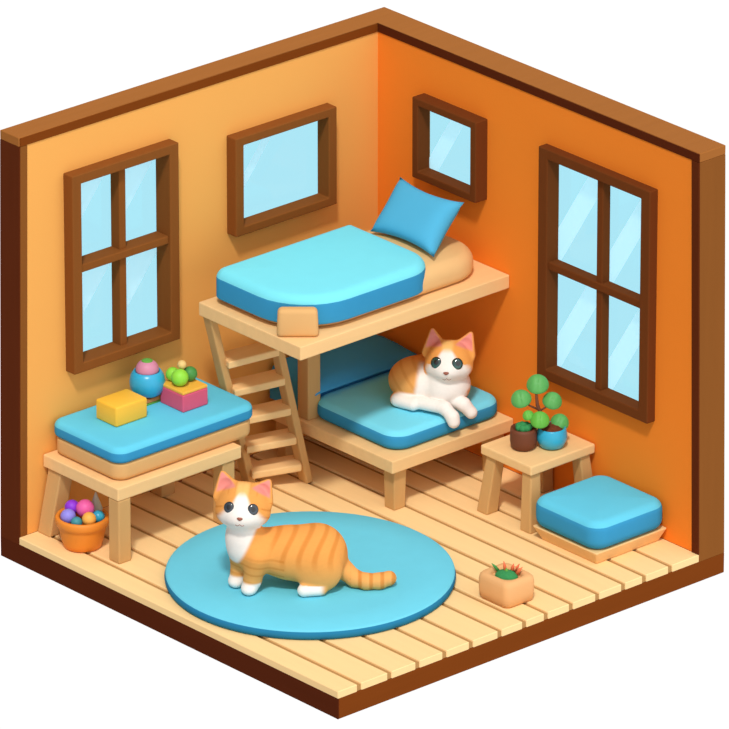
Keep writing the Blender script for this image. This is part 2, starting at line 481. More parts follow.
o.matrix_world = Matrix(((ex.x, ey.x, ez.x, .72), (ex.y, ey.y, ez.y, -.345), (ex.z, ey.z, ez.z, 1.523), (0, 0, 0, 1)))
tag(o, 'blue square pillow propped up on the cream mattress of the upper bunk', 'pillow')

# ladder
t = thing('ladder', 'pale wooden ladder with five flat steps leading to the upper bunk', 'ladder', (.42, -1.13, 0))
La, Lb = Vector((.307, -1.245, 0)), Vector((.305, -1.535, 1.1175))
Ra, Rb = Vector((.485, -.975, 0)), Vector((.395, -1.18, 1.1175))
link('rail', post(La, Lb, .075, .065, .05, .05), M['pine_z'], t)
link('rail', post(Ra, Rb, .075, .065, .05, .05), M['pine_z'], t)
for z in (.09, .26, .445, .635, .82):
    k = z/1.1175
    a, b = La.lerp(Lb, k), Ra.lerp(Rb, k)
    d = (b-a); d.z = 0; d.normalize(); nrm = Vector((-d.y, d.x, 0))
    if nrm.x < 0: nrm = -nrm
    a2, b2 = a+d*.02, b-d*.02
    w = .078
    q = [a2-nrm*w, b2-nrm*w, b2+nrm*w, a2+nrm*w]
    zz = [z, z+.03, z+.03, z]
    link('step', bprism([(p.x, p.y, h_-.022) for p, h_ in zip(q, zz)], [(p.x, p.y, h_+.022) for p, h_ in zip(q, zz)], .008), M['pine_y'], t)

# ------------------------------------------------------------------ left bench with its mattress and toys
t = thing('bench', 'long low wooden bench under the four-pane window on the yellow wall', 'bench', (.33, -2.07, 0))
link('bench_top', bbox(.006, .655, -2.512, -1.605, .385, .46, .006), M['pine_y'], t)
link('leg', post((.61, -2.463, 0), (.61, -2.463, .3845), .09, .09), M['pine_z'], t)
link('leg', post((.065, -2.515, 0), (.085, -2.445, .3845), .11, .11, .10, .10), M['pine_z'], t)
link('leg', post((.60, -1.69, 0), (.60, -1.69, .3845), .09, .09), M['pine_z'], t)
link('leg', post((.07, -1.69, 0), (.07, -1.69, .3845), .10, .10), M['pine_z'], t)
t = thing('bench_mattress', 'blue topped mattress with a tan lower half lying on the bench', 'mattress', (.3, -1.97, .4605))
link('mattress_base', slab(.018, .605, -2.462, -1.455, .4605, .57, .08, .035, .02), M['tan'], t, True)
link('mattress_top', slab(.010, .615, -2.472, -1.445, .571, .665, .08, .025, .04, .004, side_to=.632), BL2, t, True)
ZT = .6685
def foam(name, x0, x1, y0, y1, z0, z1, m, label, cat='toy block', bev=.012):
    return solo(name, bbox(x0, x1, y0, y1, z0, z1, bev, 3), m, label, cat, ((x0+x1)/2, (y0+y1)/2, z0), 'toy blocks on the bench mattress', smooth=True, auto=40)
foam('toy_block', .185, .365, -2.275, -2.045, ZT, ZT+.120, M['toy_yellow'], 'yellow foam block on the blue bench mattress')
pk = thing('toy_block', 'pink foam block with an orange top on the bench mattress', 'toy block', (.355, -1.77, ZT), group='toy blocks on the bench mattress')
link('block_body', bbox(.255, .455, -1.862, -1.677, ZT, ZT+.105, .008, 2), M['toy_pink'], pk)
link('block_top', bbox(.257, .453, -1.860, -1.679, ZT+.1052, ZT+.122, .004, 2), M['toy_orange_top'], pk)
# brown block under the blue bowl
br = thing('toy_block', 'small orange-brown block with a green foot below the round blue bowl', 'toy block', (.20, -1.90, ZT), group='toy blocks on the bench mattress')
link('block_body', bbox(.125, .245, -1.975, -1.84, ZT+.0112, ZT+.035, .005, 2), M['toy_brown'], br)
link('block_foot', bbox(.123, .247, -1.977, -1.838, ZT, ZT+.011, .004, 2), M['green_m'], br)
zc = ZT+.0355
o = solo('toy_bowl', lathe([(.045, 0), (.075, .015), (.098, .05), (.102, .085), (.094, .125), (.078, .150), (.072, .152), (.068, .148), (.066, .10), (.03, .095)], (.190, -1.898, zc)), M['toy_blue'],
     'round glossy blue bowl among the toys on the bench', 'bowl', (.190, -1.898, zc), smooth=True)
tb = solo('toy_ball', ball((.190, -1.898, zc+.158), .066, 1, 1, .88), M['toy_lav'], 'pink and lavender ball sitting in the round blue bowl', 'ball', (.190, -1.898, zc+.1), smooth=True)
link('green_cap', ball((.190, -1.898, zc+.2105), .032, 1, 1, .25), M['green_m'], tb, True)
zt = ZT+.1222
solo('toy_ball', ball((.362, -1.805, zt+.049), .049), M['green_l'], 'lime green ball at the front on top of the pink block', 'ball', (.362, -1.805, zt), group='balls on the pink block', smooth=True)
solo('toy_ball', ball((.345, -1.716, zt+.042), .042), M['green_d'], 'dark green ball on the pink block, right of the lime one', 'ball', (.345, -1.716, zt), group='balls on the pink block', smooth=True)
solo('toy_ball', ball((.283, -1.789, zt+.040), .040), M['green_l'], 'yellow-green ball at the back left on top of the pink block', 'ball', (.283, -1.789, zt), group='balls on the pink block', smooth=True)
solo('toy_ball', ball((.330, -1.762, zt+.105), .026), M['butter'], 'tiny pale yellow ball resting on top of the green balls', 'ball', (.330, -1.762, zt+.079), group='balls on the pink block', smooth=True)

# ------------------------------------------------------------------ orange bucket with balls
BX, BY = .325, -2.497
solo('toy_bucket', lathe([(.088, 0), (.106, .008), (.116, .04), (.134, .12), (.136, .133), (.146, .139), (.152, .155), (.153, .178), (.147, .189), (.134, .190), (.127, .182), (.124, .155), (.116, .11), (.02, .11)], (BX, BY, .0005), n=44), M['bucket'],
     'orange clay bucket full of colourful balls beside the bench leg', 'bucket', (BX, BY, .0005), smooth=True)
def rel(a, d): return (BX+.664*a+.748*d, BY+.748*a-.664*d)        # a: along the open side, d: towards the room's front corner
def bball(a, d, z, r, m, label, name='toy_ball'):
    x, y = rel(a, d)
    return solo(name, ball((x, y, z), r), m, label, 'ball', (x, y, z-r), group='balls in the orange bucket', smooth=True)
bball(-.078, .020, .190, .044, M['lilac'], 'lilac blue ball at the left edge in the orange bucket')
bball(-.058, -.052, .215, .042, M['purple'], 'vivid purple ball at the back left in the orange bucket')
bball(.016, -.018, .222, .052, M['pink'], 'bright pink ball in the middle of the orange bucket')
bball(.040, .068, .196, .040, M['gold'], 'golden yellow ball at the front in the orange bucket')
bball(-.030, .075, .178, .033, M['teal'], 'dark teal ball at the front left in the orange bucket')
bball(.090, .000, .180, .036, M['blue_pot'], 'turquoise ball at the right edge in the orange bucket')
x, y = rel(.074, -.088)
solo('toy_cone', lathe([(.045, 0), (.044, .02), (.004, .135)], (x, y, .155), 20), M['grey'], 'pale grey cone poking out at the back of the orange bucket', 'toy', (x, y, .155), smooth=True, auto=40)

# ------------------------------------------------------------------ rug
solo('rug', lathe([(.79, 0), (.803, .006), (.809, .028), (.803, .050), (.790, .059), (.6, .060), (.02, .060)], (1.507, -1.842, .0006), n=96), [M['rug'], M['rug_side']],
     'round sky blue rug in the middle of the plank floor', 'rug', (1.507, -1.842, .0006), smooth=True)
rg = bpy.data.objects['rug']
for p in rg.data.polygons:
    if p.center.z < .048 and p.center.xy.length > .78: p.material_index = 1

# ------------------------------------------------------------------ side table, plants
t = thing('side_table', 'small square wooden table by the orange wall holding two plants', 'table', (1.645, -.26, 0))
link('table_top', bbox(1.435, 1.855, -.503, -.012, .345, .402, .008), M['pine_y'], t)
for (x0, y0), (x1, y1) in (((1.475, -.485), (1.50, -.445)), ((1.83, -.478), (1.80, -.45)), ((1.83, -.045), (1.80, -.075)), ((1.46, -.045), (1.49, -.075))):
    link('leg', post((x0, y0, 0), (x1, y1, .3445), .088, .075), M['pine_z'], t)
pp = thing('potted_succulent', 'brown clay pot with a low green succulent on the side table', 'plant', (1.628, -.352, .4025))
c = (1.628, -.352, .4025)
link('pot', lathe([(.055, 0), (.070, .012), (.077, .05), (.076, .105), (.073, .125), (.064, .126), (.062, .115), (.02, .105)], c), M['brown_pot'], pp, True)
bm = BM()
for k in range(7):
    a = k*2*PI/7
    b2 = ball((c[0]+.028*math.cos(a), c[1]+.028*math.sin(a), c[2]+.126), .022, 1, 1, 1.1, u=12, v=8)
    me = bpy.data.meshes.new('tmp'); b2.to_mesh(me); b2.free(); bm.from_mesh(me); bpy.data.meshes.remove(me)
b2 = ball((c[0], c[1], c[2]+.132), .026, u=12, v=8); me = bpy.data.meshes.new('tmp'); b2.to_mesh(me); b2.free(); bm.from_mesh(me); bpy.data.meshes.remove(me)
link('succulent', bm, M['moss'], pp, True)

c = (1.722, -.223, .4025)
pp = thing('potted_plant', 'turquoise pot with a round-leaved green plant on the side table', 'plant', c)
link('pot', lathe([(.045, 0), (.068, .010), (.086, .05), (.087, .075), (.080, .115), (.076, .122), (.070, .120), (.072, .09), (.02, .085)], c), M['blue_pot'], pp, True)
link('soil', lathe([(.069, .09), (.066, .108), (.04, .128), (.01, .135)], c, 24), M['soil'], pp, True)
A = Vector((.664, .748, 0)); Bk = Vector((-.748, .664, 0)); U = Vector((0, 0, 1))
base = Vector(c)+Vector((0, 0, .125))
def loc(a, b, z): return base+A*a+Bk*b+U*z
s0 = loc(-.01, .0, 0)
stem_top = loc(-.09, .04, .20)
link('stem', tube([s0, loc(-.055, .01, .05), loc(-.082, .025, .12), stem_top], [.012, .011, .010, .007]), M['stem'], pp, True)
LEAF = [  # a, back, z, size, material, roll
    (-.082, .06, .232, .060, 'leaf', 0), (-.176, .03, .155, .056, 'leaf', .3), (.002, .05, .135, .053, 'leaf', -.3),
    (-.070, -.06, .065, .052, 'leaf2', 0), (-.135, -.03, .08, .031, 'leaf2', .4), (.045, .02, .018, .050, 'leaf', -.5)]
camdir = (A*0-Bk*.918+U*.396)
for (a, b, z, r, m, roll) in LEAF:
    p = loc(a, b, z)
    nrm = (camdir+U*.25+A*a*1.2).normalized()
    xa = nrm.cross(U).normalized(); ya = nrm.cross(xa)
    R = Matrix((( xa.x, ya.x, nrm.x), (xa.y, ya.y, nrm.y), (xa.z, ya.z, nrm.z))).to_4x4()
    R = R @ Matrix.Rotation(roll, 4, 'Z')
    lf = ball((0, 0, 0), r, 1.06, .96, .34)
    for v in lf.verts:                       # crease along the middle, slightly cupped
        v.co.z -= .10*r*math.exp(-(v.co.x/(r*.12))**2)*(1 if v.co.z > 0 else 0)
        v.co.z -= .35*(v.co.x**2)/r
    bmesh.ops.transform(lf, matrix=Matrix.Translation(p) @ R, verts=lf.verts)
    leaf_ob = link('leaf', lf, M[m], pp, True)
    mid = stem_top if z > .2 else loc(-.075, .02, max(.02, min(.15, z*.6)))
    link('leaf_stalk', tube([mid, (mid+p)/2-U*.008, p-nrm*r*.2], [.006, .005, .004], 6), M['stem'], leaf_ob, True)

# ------------------------------------------------------------------ floor stool with cushion
bm = BM()
prism(bm, [(1.965, -.515, 0), (2.410, -.515, 0), (2.410, -.04, 0), (1.965, -.04, 0)], [(1.922, -.555, .085), (2.450, -.555, .085), (2.450, -.008, .085), (1.922, -.008, .085)], .008)
solo('floor_stool', bm, M['pine_y'], 'low wooden tray stool on the floor by the orange wall', 'stool', (2.17, -.26, 0))
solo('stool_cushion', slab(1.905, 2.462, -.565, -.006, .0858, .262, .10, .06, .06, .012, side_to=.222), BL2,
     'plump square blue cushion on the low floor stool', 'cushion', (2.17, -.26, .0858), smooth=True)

# ------------------------------------------------------------------ planter
px0, px1, py0, py1 = 2.285, 2.540, -1.308, -1.083
t = thing('planter', 'sandy cube planter with green moss on the floor in front', 'planter', (2.4125, -1.1955, .0005))
bm = BM(); rings = []
cx, cy = (px0+px1)/2, (py0+py1)/2
def ringr(hx, hy, rc, z): return [bm.verts.new((cx+x, cy+y, z)) for x, y in rrect(hx, hy, rc, 6)]
hx, hy = (px1-px0)/2, (py1-py0)/2
for ins, rc, z in ((.05, .03, .0005), (.016, .035, .002), (.004, .04, .018), (0, .04, .06), (0, .04, .12), (.004, .04, .142), (.014, .04, .153), (.030, .05, .156), (.040, .06, .152), (.044, .06, .13), (.09, .005, .13)):
    rings.append(ringr(hx-ins, hy-ins, rc, z))
for a, b in zip(rings, rings[1:]):
    for i in range(len(a)): bm.faces.new((a[i], a[(i+1) % len(a)], b[(i+1) % len(a)], b[i]))
bm.faces.new(rings[0][::-1]); bm.faces.new(rings[-1])
link('pot', bm, M['clay'], t, True, auto=70)
link('moss', ball((cx, cy, .131), .066, 1.08, .88, .55), M['moss'], t, True)
for k, (a, d, h, tl, m) in enumerate(((-.005, -.02, .068, -.15, 'coral'), (.045, -.02, .052, .5, 'coral'), (-.045, -.04, .045, -.8, 'green_d'), (.030, -.03, .048, .2, 'coral'), (.055, 0, .04, .8, 'coral'), (.0, 0, .036, .0, 'green_m'))):
    p = Vector((cx, cy, .148))+A*a-Bk*d
    q = p+A*tl*h+U*h
    link('spiky_leaf', tube([p, (p+q)/2+U*.004, q], [.010, .009, .002], 8), M[m], t, True)

# ------------------------------------------------------------------ cats: smooth-blended bodies meshed as one surface
def ell(P, c, r):
    q = [(P[i]-c[i])/r[i] for i in range(3)]
    k0 = np.sqrt(q[0]**2+q[1]**2+q[2]**2)+1e-9
    k1 = np.sqrt((q[0]/r[0])**2+(q[1]/r[1])**2+(q[2]/r[2])**2)+1e-9
    return k0*(k0-1)/k1
def cap(P, a, b, ra, rb):
    a = np.array(a, float); b = np.array(b, float); ba = b-a
    pa = [P[i]-a[i] for i in range(3)]
    t = np.clip((pa[0]*ba[0]+pa[1]*ba[1]+pa[2]*ba[2])/(ba@ba), 0, 1)
    return np.sqrt(sum((pa[i]-ba[i]*t)**2 for i in range(3)))-(ra+(rb-ra)*t)
def smin(a, b, k):
    h = np.clip(.5+.5*(b-a)/k, 0, 1)
    return b*(1-h)+a*h-k*h*(1-h)
def frame(fwd, roll=0):
    f = Vector(fwd).normalized(); r = f.cross(Vector((0, 0, 1))).normalized()
    r = -r                                                  # viewer's right when the face looks at the viewer
    u = r.cross(f).normalized()
    if u.z < 0: u = -u
    R = Matrix.Rotation(roll, 3, f); r = R @ r; u = R @ u
    return np.array(r), np.array(f), np.array(u)
def to_local(P, o, fr):
    d = [P[i]-o[i] for i in range(3)]
    return [d[0]*ax[0]+d[1]*ax[1]+d[2]*ax[2] for ax in fr]
def surface_nets(fn, lo, hi, h):
    n = [int(math.ceil((hi[i]-lo[i])/h))+1 for i in range(3)]
    ax = [lo[i]+h*np.arange(n[i]) for i in range(3)]
    P = np.meshgrid(*ax, indexing='ij')
    F = fn(P)
    ins = F < 0
    cs = [ins[a:n[0]-1+a, b:n[1]-1+b, c:n[2]-1+c] for a in (0, 1) for b in (0, 1) for c in (0, 1)]
    cnt = sum(c.astype(int) for c in cs); act = (cnt > 0) & (cnt < 8)
    I = np.argwhere(act); idx = -np.ones(act.shape, int); idx[act] = np.arange(len(I))
    acc = np.zeros((len(I), 3)); num = np.zeros(len(I))
    cor = [(a, b, c) for a in (0, 1) for b in (0, 1) for c in (0, 1)]
    for i, p in enumerate(cor):
        for q in cor[i+1:]:
            if sum(abs(p[k]-q[k]) for k in range(3)) != 1: continue
            fp = F[I[:, 0]+p[0], I[:, 1]+p[1], I[:, 2]+p[2]]; fq = F[I[:, 0]+q[0], I[:, 1]+q[1], I[:, 2]+q[2]]
            m = (fp < 0) != (fq < 0)
            t = np.where(m, fp/np.where(m, fp-fq, 1), 0)
            for k in range(3): acc[:, k] += np.where(m, p[k]+t*(q[k]-p[k]), 0)
            num += m
    V = np.array(lo)+h*(I+acc/num[:, None])
    faces = []
    for k in range(3):
        u, v = (k+1) % 3, (k+2) % 3
        sl0 = [slice(None)]*3; sl1 = [slice(None)]*3
        sl0[k] = slice(0, n[k]-1); sl1[k] = slice(1, n[k])
        ch = ins[tuple(sl0)] != ins[tuple(sl1)]
        E = np.argwhere(ch); E = E[(E[:, u] > 0) & (E[:, v] > 0) & (E[:, u] < n[u]-1) & (E[:, v] < n[v]-1)]
        fl = ins[tuple(sl0)][tuple(E.T)]
        def g(du, dv):
            J = E.copy(); J[:, u] += du; J[:, v] += dv
            return idx[J[:, 0], J[:, 1], J[:, 2]]
        Q = np.stack([g(-1, -1), g(0, -1), g(0, 0), g(-1, 0)], 1)
        Q[~fl] = Q[~fl][:, ::-1]
        faces.append(Q)
    return V, np.concatenate(faces)
def sstep(x, a, b):
    t = np.clip((x-a)/(b-a), 0, 1); return t*t*(3-2*t)
def mixc(a, b, m): return a*(1-m[:, None])+b*m[:, None]
ORANGE = np.array((.82, .35, .085)); LIGHT = np.array((.86, .45, .15)); STRIPE = np.array((.62, .20, .03)); WHITE = np.array((.90, .84, .79)); PINK = np.array((.80, .28, .24))

def body_object(name, fn, colour, lo, hi, h, loc_, rz, label):
    V, Q = surface_nets(fn, lo, hi, h)
    me = bpy.data.meshes.new(name)
    me.from_pydata(V.tolist(), [], Q.tolist()); me.update()
    at = me.attributes.new('tint', 'FLOAT_COLOR', 'POINT')
    C = np.concatenate([np.clip(colour(V), 0, 1), np.ones((len(V), 1))], 1)
    at.data.foreach_set('color', C.astype(np.float32).ravel())
    me.materials.append(M['fur'])
    for p in me.polygons: p.use_smooth = True
    o = bpy.data.objects.new(name, me); COL.objects.link(o)
    o.location = loc_; o.rotation_euler = (0, 0, rz)
    OFF[o.name] = Vector()
    tag(o, label, 'cat')
    return o
def surf(fn, o, d):
    """first surface point along a ray (cat coordinates)"""
    o = np.array(o, float); d = np.array(d, float); t = 0
    for _ in range(200):
        p = o+d*t; f = float(fn([np.array([p[i]]) for i in range(3)])[0])
        if f < .0004: break
        t += f*.6
    p = o+d*t; e = .004
    g = np.array([float(fn([np.array([p[i]+(e if i == k else 0)]) for i in range(3)])[0])-float(fn([np.array([p[i]-(e if i == k else 0)]) for i in range(3)])[0]) for k in range(3)])
    return p, g/np.linalg.norm(g)
def put_eye(cat, fn, hc, fr, x, z, r, iris, look=(0, 0)):
    r_, f_, u_ = fr
    o = np.array(hc)+r_*x+u_*z+f_*.4
    p, nrm = surf(fn, o, -f_)
    nv = Vector(nrm*.55+f_*.45).normalized(); uv = Vector(u_); xv = uv.cross(nv).normalized(); yv = nv.cross(xv)
    bm = BM(); bmesh.ops.create_uvsphere(bm, u_segments=32, v_segments=24, radius=r)
    bmesh.ops.scale(bm, vec=(1, 1.02, .42), verts=bm.verts)
    cols = []
    for v in bm.verts:
        q = ((v.co.x/r-look[0])**2+(v.co.y/r-look[1])**2)**.5; e = (v.co.x**2+v.co.y**2)**.5/r
        if e > .86: cols.append((.012, .010, .010))
        elif q < .42: cols.append((.004, .004, .006))
        else: cols.append(tuple(np.array(iris)*(1.0+1.4*max(0, -v.co.y/r))))
    R = Matrix(((xv.x, yv.x, nv.x), (xv.y, yv.y, nv.y), (xv.z, yv.z, nv.z))).to_4x4()
    bmesh.ops.transform(bm, matrix=Matrix.Translation(Vector(p)-nv*r*.10) @ R, verts=bm.verts)
    ob = link('eye', bm, M['eye'], cat, True)
    at = ob.data.attributes.new('tint', 'FLOAT_COLOR', 'POINT')
    at.data.foreach_set('color', np.array([(*c, 1) for c in cols], np.float32).ravel())
def put_nose(cat, fn, hc, fr, x, z, r):
    r_, f_, u_ = fr
    p, nrm = surf(fn, np.array(hc)+r_*x+u_*z+f_*.4, -f_)
    bm = BM(); bmesh.ops.create_uvsphere(bm, u_segments=20, v_segments=14, radius=r)
    for v in bm.verts:
        v.co.x *= 1.15*(1+.45*v.co.y/r); v.co.y *= .72; v.co.z *= .6
    R = Matrix(((r_[0], u_[0], f_[0]), (r_[1], u_[1], f_[1]), (r_[2], u_[2], f_[2]))).to_4x4()
    bmesh.ops.transform(bm, matrix=Matrix.Translation(Vector(p)) @ R, verts=bm.verts)
    link('nose', bm, M['nose1'], cat, True)
    # small mouth line under the nose
    pts = []
    for dx, dz in ((-.024, -.036), (-.012, -.041), (0, -.032), (.012, -.041), (.024, -.036)):
        q, n2 = surf(fn, np.array(hc)+r_*(x+dx)+u_*(z+dz)+f_*.4, -f_); pts.append(tuple(q))
    link('mouth', tube(pts, .0022, 6), M['mouth'], cat, True)

def head_sdf(P, hc, fr, s, earL, earR):
    x, y, z = to_local(P, hc, fr)            # x viewer's right, y forward, z up
    L = (x, y, z)
    d = ell(L, (0, 0, .012*s), (.144*s, .126*s, .122*s))
    d = smin(d, ell(L, (0, .012*s, -.040*s), (.146*s, .118*s, .084*s)), .05*s)
    d = smin(d, ell(L, (0, .095*s, -.056*s), (.062*s, .050*s, .042*s)), .045*s)
    for (bx, bz, tx, tz, w) in (earL, earR):
        b = np.array((bx, -.01, bz))*s; tp = np.array((tx, -.015, tz))*s
        ax = tp-b; Ln = np.linalg.norm(ax); ax /= Ln
        q = (x-b[0], y-b[1], z-b[2])
        h = q[0]*ax[0]+q[1]*ax[1]+q[2]*ax[2]
        sd = q[0]*ax[2]-q[2]*ax[0]           # sideways in the face plane
        k = np.clip(h/Ln, 0, 1)
        wd = w*s*(1-k)+.010*s
        th = (.030*s)*(1-.75*np.clip(k, 0, 1))+.004*s
        e = np.maximum(np.abs(sd)-wd*.86, 0)
        # rounded wedge
        ds = np.sqrt(np.maximum(np.abs(sd)-(wd-.012*s).clip(.001*s), 0)**2+np.maximum(np.abs(q[1])-(th-.012*s).clip(.001*s), 0)**2+np.maximum(h-Ln+.012*s, 0)**2+np.maximum(-h-.02*s, 0)**2)-.012*s
        ds = ds*.75
        # hollow front
        ds = np.maximum(ds, -(ell((sd, q[1]-.040*s, h-Ln*.36), (0, 0, 0), (w*s*.62, .032*s, Ln*.42))))
        d = smin(d, ds, .022*s)
    return d
def head_colour(Vh, s, base, earL, earR, blaze_w=.055, mz=.085):
    x, y, z = Vh
    c = base
    # light forehead, white blaze and muzzle
    w = np.where(z/s > -.01, blaze_w*s*np.clip(1-(z/s)/.10, 0, 1)**.7, mz*s+np.clip(-.01-z/s, 0, .05)*.9*s)
    m = (1-sstep(np.abs(x), w*.75, w*1.15+.010*s))*sstep(y, .02*s, .06*s)*(1-sstep(z, .055*s, .10*s))
    c = mixc(c, np.array((.92, .62, .22))[None], .6*(1-sstep(np.abs(x), .02*s, .05*s))*sstep(z, .04*s, .08*s)*sstep(y, -.02, .05*s))
    c = mixc(c, WHITE[None], np.clip(m, 0, 1))
    for (bx, bz, tx, tz, w_) in (earL, earR):
        b = np.array((bx, bz))*s; t_ = np.array((tx, tz))*s; ax = t_-b; Ln = np.linalg.norm(ax); ax /= Ln
        h = (x-b[0])*ax[0]+(z-b[1])*ax[1]; sd = (x-b[0])*ax[1]-(z-b[1])*ax[0]
        k = h/Ln
        inn = (1-sstep(np.abs(sd), w_*s*(1-k)*.80, w_*s*(1-k)*1.0+.005))*sstep(k, .12, .25)*(1-sstep(k, .90, 1.0))*sstep(y, -.022*s, -.012*s)
        c = mixc(c, PINK[None], np.clip(inn, 0, 1))
    return c
YAW = math.atan2(.748, .664)

# ---- cat one, on the rug; X along the picture's right, Y away, Z up
fr1 = frame((-.10, -.96, .26), math.radians(-2))
hc1 = (-.226, -.045, .508)
EL1, ER1 = (-.090, .070, -.132, .182, .076), (.088, .066, .138, .155, .074)
def cat1(P):
    d = cap(P, (-.185, -.01, .235), (.03, .01, .20), .118, .142)
    d = smin(d, cap(P, (.03, .01, .20), (.175, .02, .182), .142, .158), .05)
    d = smin(d, ell(P, (.175, .02, .185), (.162, .158, .168)), .05)
    d = smin(d, ell(P, (-.225, -.035, .30), (.100, .098, .120)), .05)          # chest
    d = smin(d, cap(P, (-.225, -.035, .34), hc1, .085, .09), .04)              # neck
    for (sx, sy, px_, py_) in ((-.155, -.10, -.190, -.085), (-.235, .02, -.262, .015)):
        d = smin(d, cap(P, (sx, sy, .22), (px_+.012, py_, .075), .074, .048), .035)
        d = smin(d, cap(P, (px_+.012, py_, .075), (px_, py_-.004, .04), .048, .042), .02)
        d = smin(d, ell(P, (px_-.008, py_-.02, .034), (.044, .052, .036)), .015)
    # hind legs folded at the sides, feet forward
    for sg in (-1, 1):
        d = smin(d, ell(P, (.19, .02+sg*.115, .135), (.125, .062, .125)), .035)
        d = smin(d, cap(P, (.20, .02+sg*.145, .036), (.105, .02+sg*.155, .036), .032, .036), .02)
    # tail lying along the rug
    T = [(.29, .03, .13), (.335, .015, .085), (.385, -.01, .052), (.45, -.035, .045), (.52, -.03, .045), (.575, .0, .048)]
    R = [.060, .050, .046, .044, .043, .042]
    for i in range(len(T)-1): d = smin(d, cap(P, T[i], T[i+1], R[i], R[i+1]), .02)
    d = np.maximum(d, .002-P[2])
    return smin(d, head_sdf(P, hc1, fr1, 1.0, EL1, ER1), .03)
def col1(V):
    X, Y, Z = V.T
    c = np.tile(ORANGE, (len(V), 1))
    lightm = sstep(Z, .30, .10)
    c = mixc(c, LIGHT[None], .55*(1-sstep(Z, .02, .24)))
    # curved side stripes
    ph = (X+.10*np.cos((Z-.2)*9)+.25*(Z-.2)**2)/.088
    st = sstep(np.cos(2*PI*ph), .0, .95)*sstep(Z, .13, .25)*sstep(X, -.10, -.04)*(1-sstep(X, .33, .37))
    ph2 = (Z+.15*X)/.052
    st2 = sstep(np.cos(2*PI*ph2), .45, .9)*(1-sstep(Z, .21, .26))*sstep(Z, .06, .1)*(X < .0)*.6
    st3 = sstep(np.cos(2*PI*(X+.02)/.062), .2, .8)*(X > .36)*(Z < .14)
    c = mixc(c, STRIPE[None], np.clip((.62*st+.8*st2+.7*st3), 0, .8))
    hl = to_local([X, Y, Z], hc1, fr1)
    ishead = (head_sdf([X, Y, Z], hc1, fr1, 1.0, EL1, ER1) < .012) & (hl[2] > -.118)
    # bib and paws
    bib = (1-sstep(X+(.40-Z)*.50, -.165, -.135))*sstep(Z, .165, .20)*(1-sstep(Y, .03, .07))
    # nothing white on the back of the neck
    paw = (1-sstep(Z, .062, .082))*(((X < -.13) & (X > -.34)) | ((np.abs(Y-.02) > .118) & (X > .05) & (X < .30)) & (Z < .07))*(1-sstep(X, .19, .23))
    cb = mixc(c, WHITE[None], np.clip(bib+paw, 0, 1))
    # cheek stripes on the head
    hs = c.copy()
    cs = sstep(np.cos(2*PI*(hl[2]+.35*np.abs(hl[0]))/.042), .55, .95)*sstep(np.abs(hl[0]), .095, .115)*(hl[2] < .03)
    fs = sstep(np.cos(2*PI*hl[0]/.040), .5, .95)*sstep(hl[2], .06, .085)*(np.abs(hl[0]) < .085)*.6
    hs = mixc(np.tile(ORANGE, (len(V), 1)), STRIPE[None], np.clip(cs*.7+fs*.6, 0, .7))
    ch = head_colour(hl, 1.0, hs, EL1, ER1)
    chin = (1-sstep(hl[2], -.10, -.085))*(hl[1] > -.02)
    ch = mixc(ch, WHITE[None], chin*1.0)
    return np.where(ishead[:, None], ch, cb)
c1 = body_object('cat', cat1, col1, (-.42, -.24, -.004), (.66, .26, .72), .0055, (1.580, -2.092, .0608), YAW,
                 'orange tabby cat with a white bib crouching on the round blue rug')
put_eye(c1, cat1, hc1, fr1, -.066, .004, .0315, (.022, .032, .045), (.05, 0))
put_eye(c1, cat1, hc1, fr1, .066, .002, .0315, (.022, .032, .045), (.05, 0))
put_nose(c1, cat1, hc1, fr1, 0.0, -.052, .0135)

# ---- cat two, lying on the lower mattress
fr2 = frame((-.13, -.95, .27), math.radians(2))
hc2 = (.018, -.030, .272)
EL2, ER2 = (-.088, .070, -.108, .205, .074), (.090, .066, .142, .185, .074)
S2 = .90
def cat2(P):
    d = ell(P, (.0, -.005, .115), (.142, .132, .125))                            # chest
    d = smin(d, ell(P, (.0, -.005, .175), (.105, .10, .10)), .04)
    d = smin(d, ell(P, (-.165, .06, .120), (.160, .155, .128)), .03)           # curled body
    d = smin(d, ell(P, (-.07, .12, .12), (.17, .13, .12)), .04)
    T = [(-.20, .19, .05), (-.05, .235, .04), (.10, .20, .04)]                    # tail curled round behind
    for i in range(2): d = smin(d, cap(P, T[i], T[i+1], .038, .034), .015)
    d = smin(d, cap(P, (-.27, -.050, .045), (-.185, -.112, .040), .045, .037), .02) # hind foot
    d = np.maximum(d, .0-P[2])
    f = cap(P, (-.165, -.098, .048), (-.006, -.168, .042), .038, .036)             # folded foreleg reaching to the edge
    f = smin(f, cap(P, (-.006, -.168, .042), (.036, -.210, .006), .036, .037), .02)
    f = smin(f, cap(P, (.036, -.210, .006), (.044, -.220, -.022), .037, .036), .015)
    g = cap(P, (.03, -.08, .050), (.100, -.118, .042), .038, .038)
    g = smin(g, cap(P, (.100, -.118, .042), (.143, -.128, -.004), .038, .036), .02)
    d = smin(d, np.minimum(f, g), .010)
    return smin(d, head_sdf(P, hc2, fr2, S2, EL2, ER2), .022)
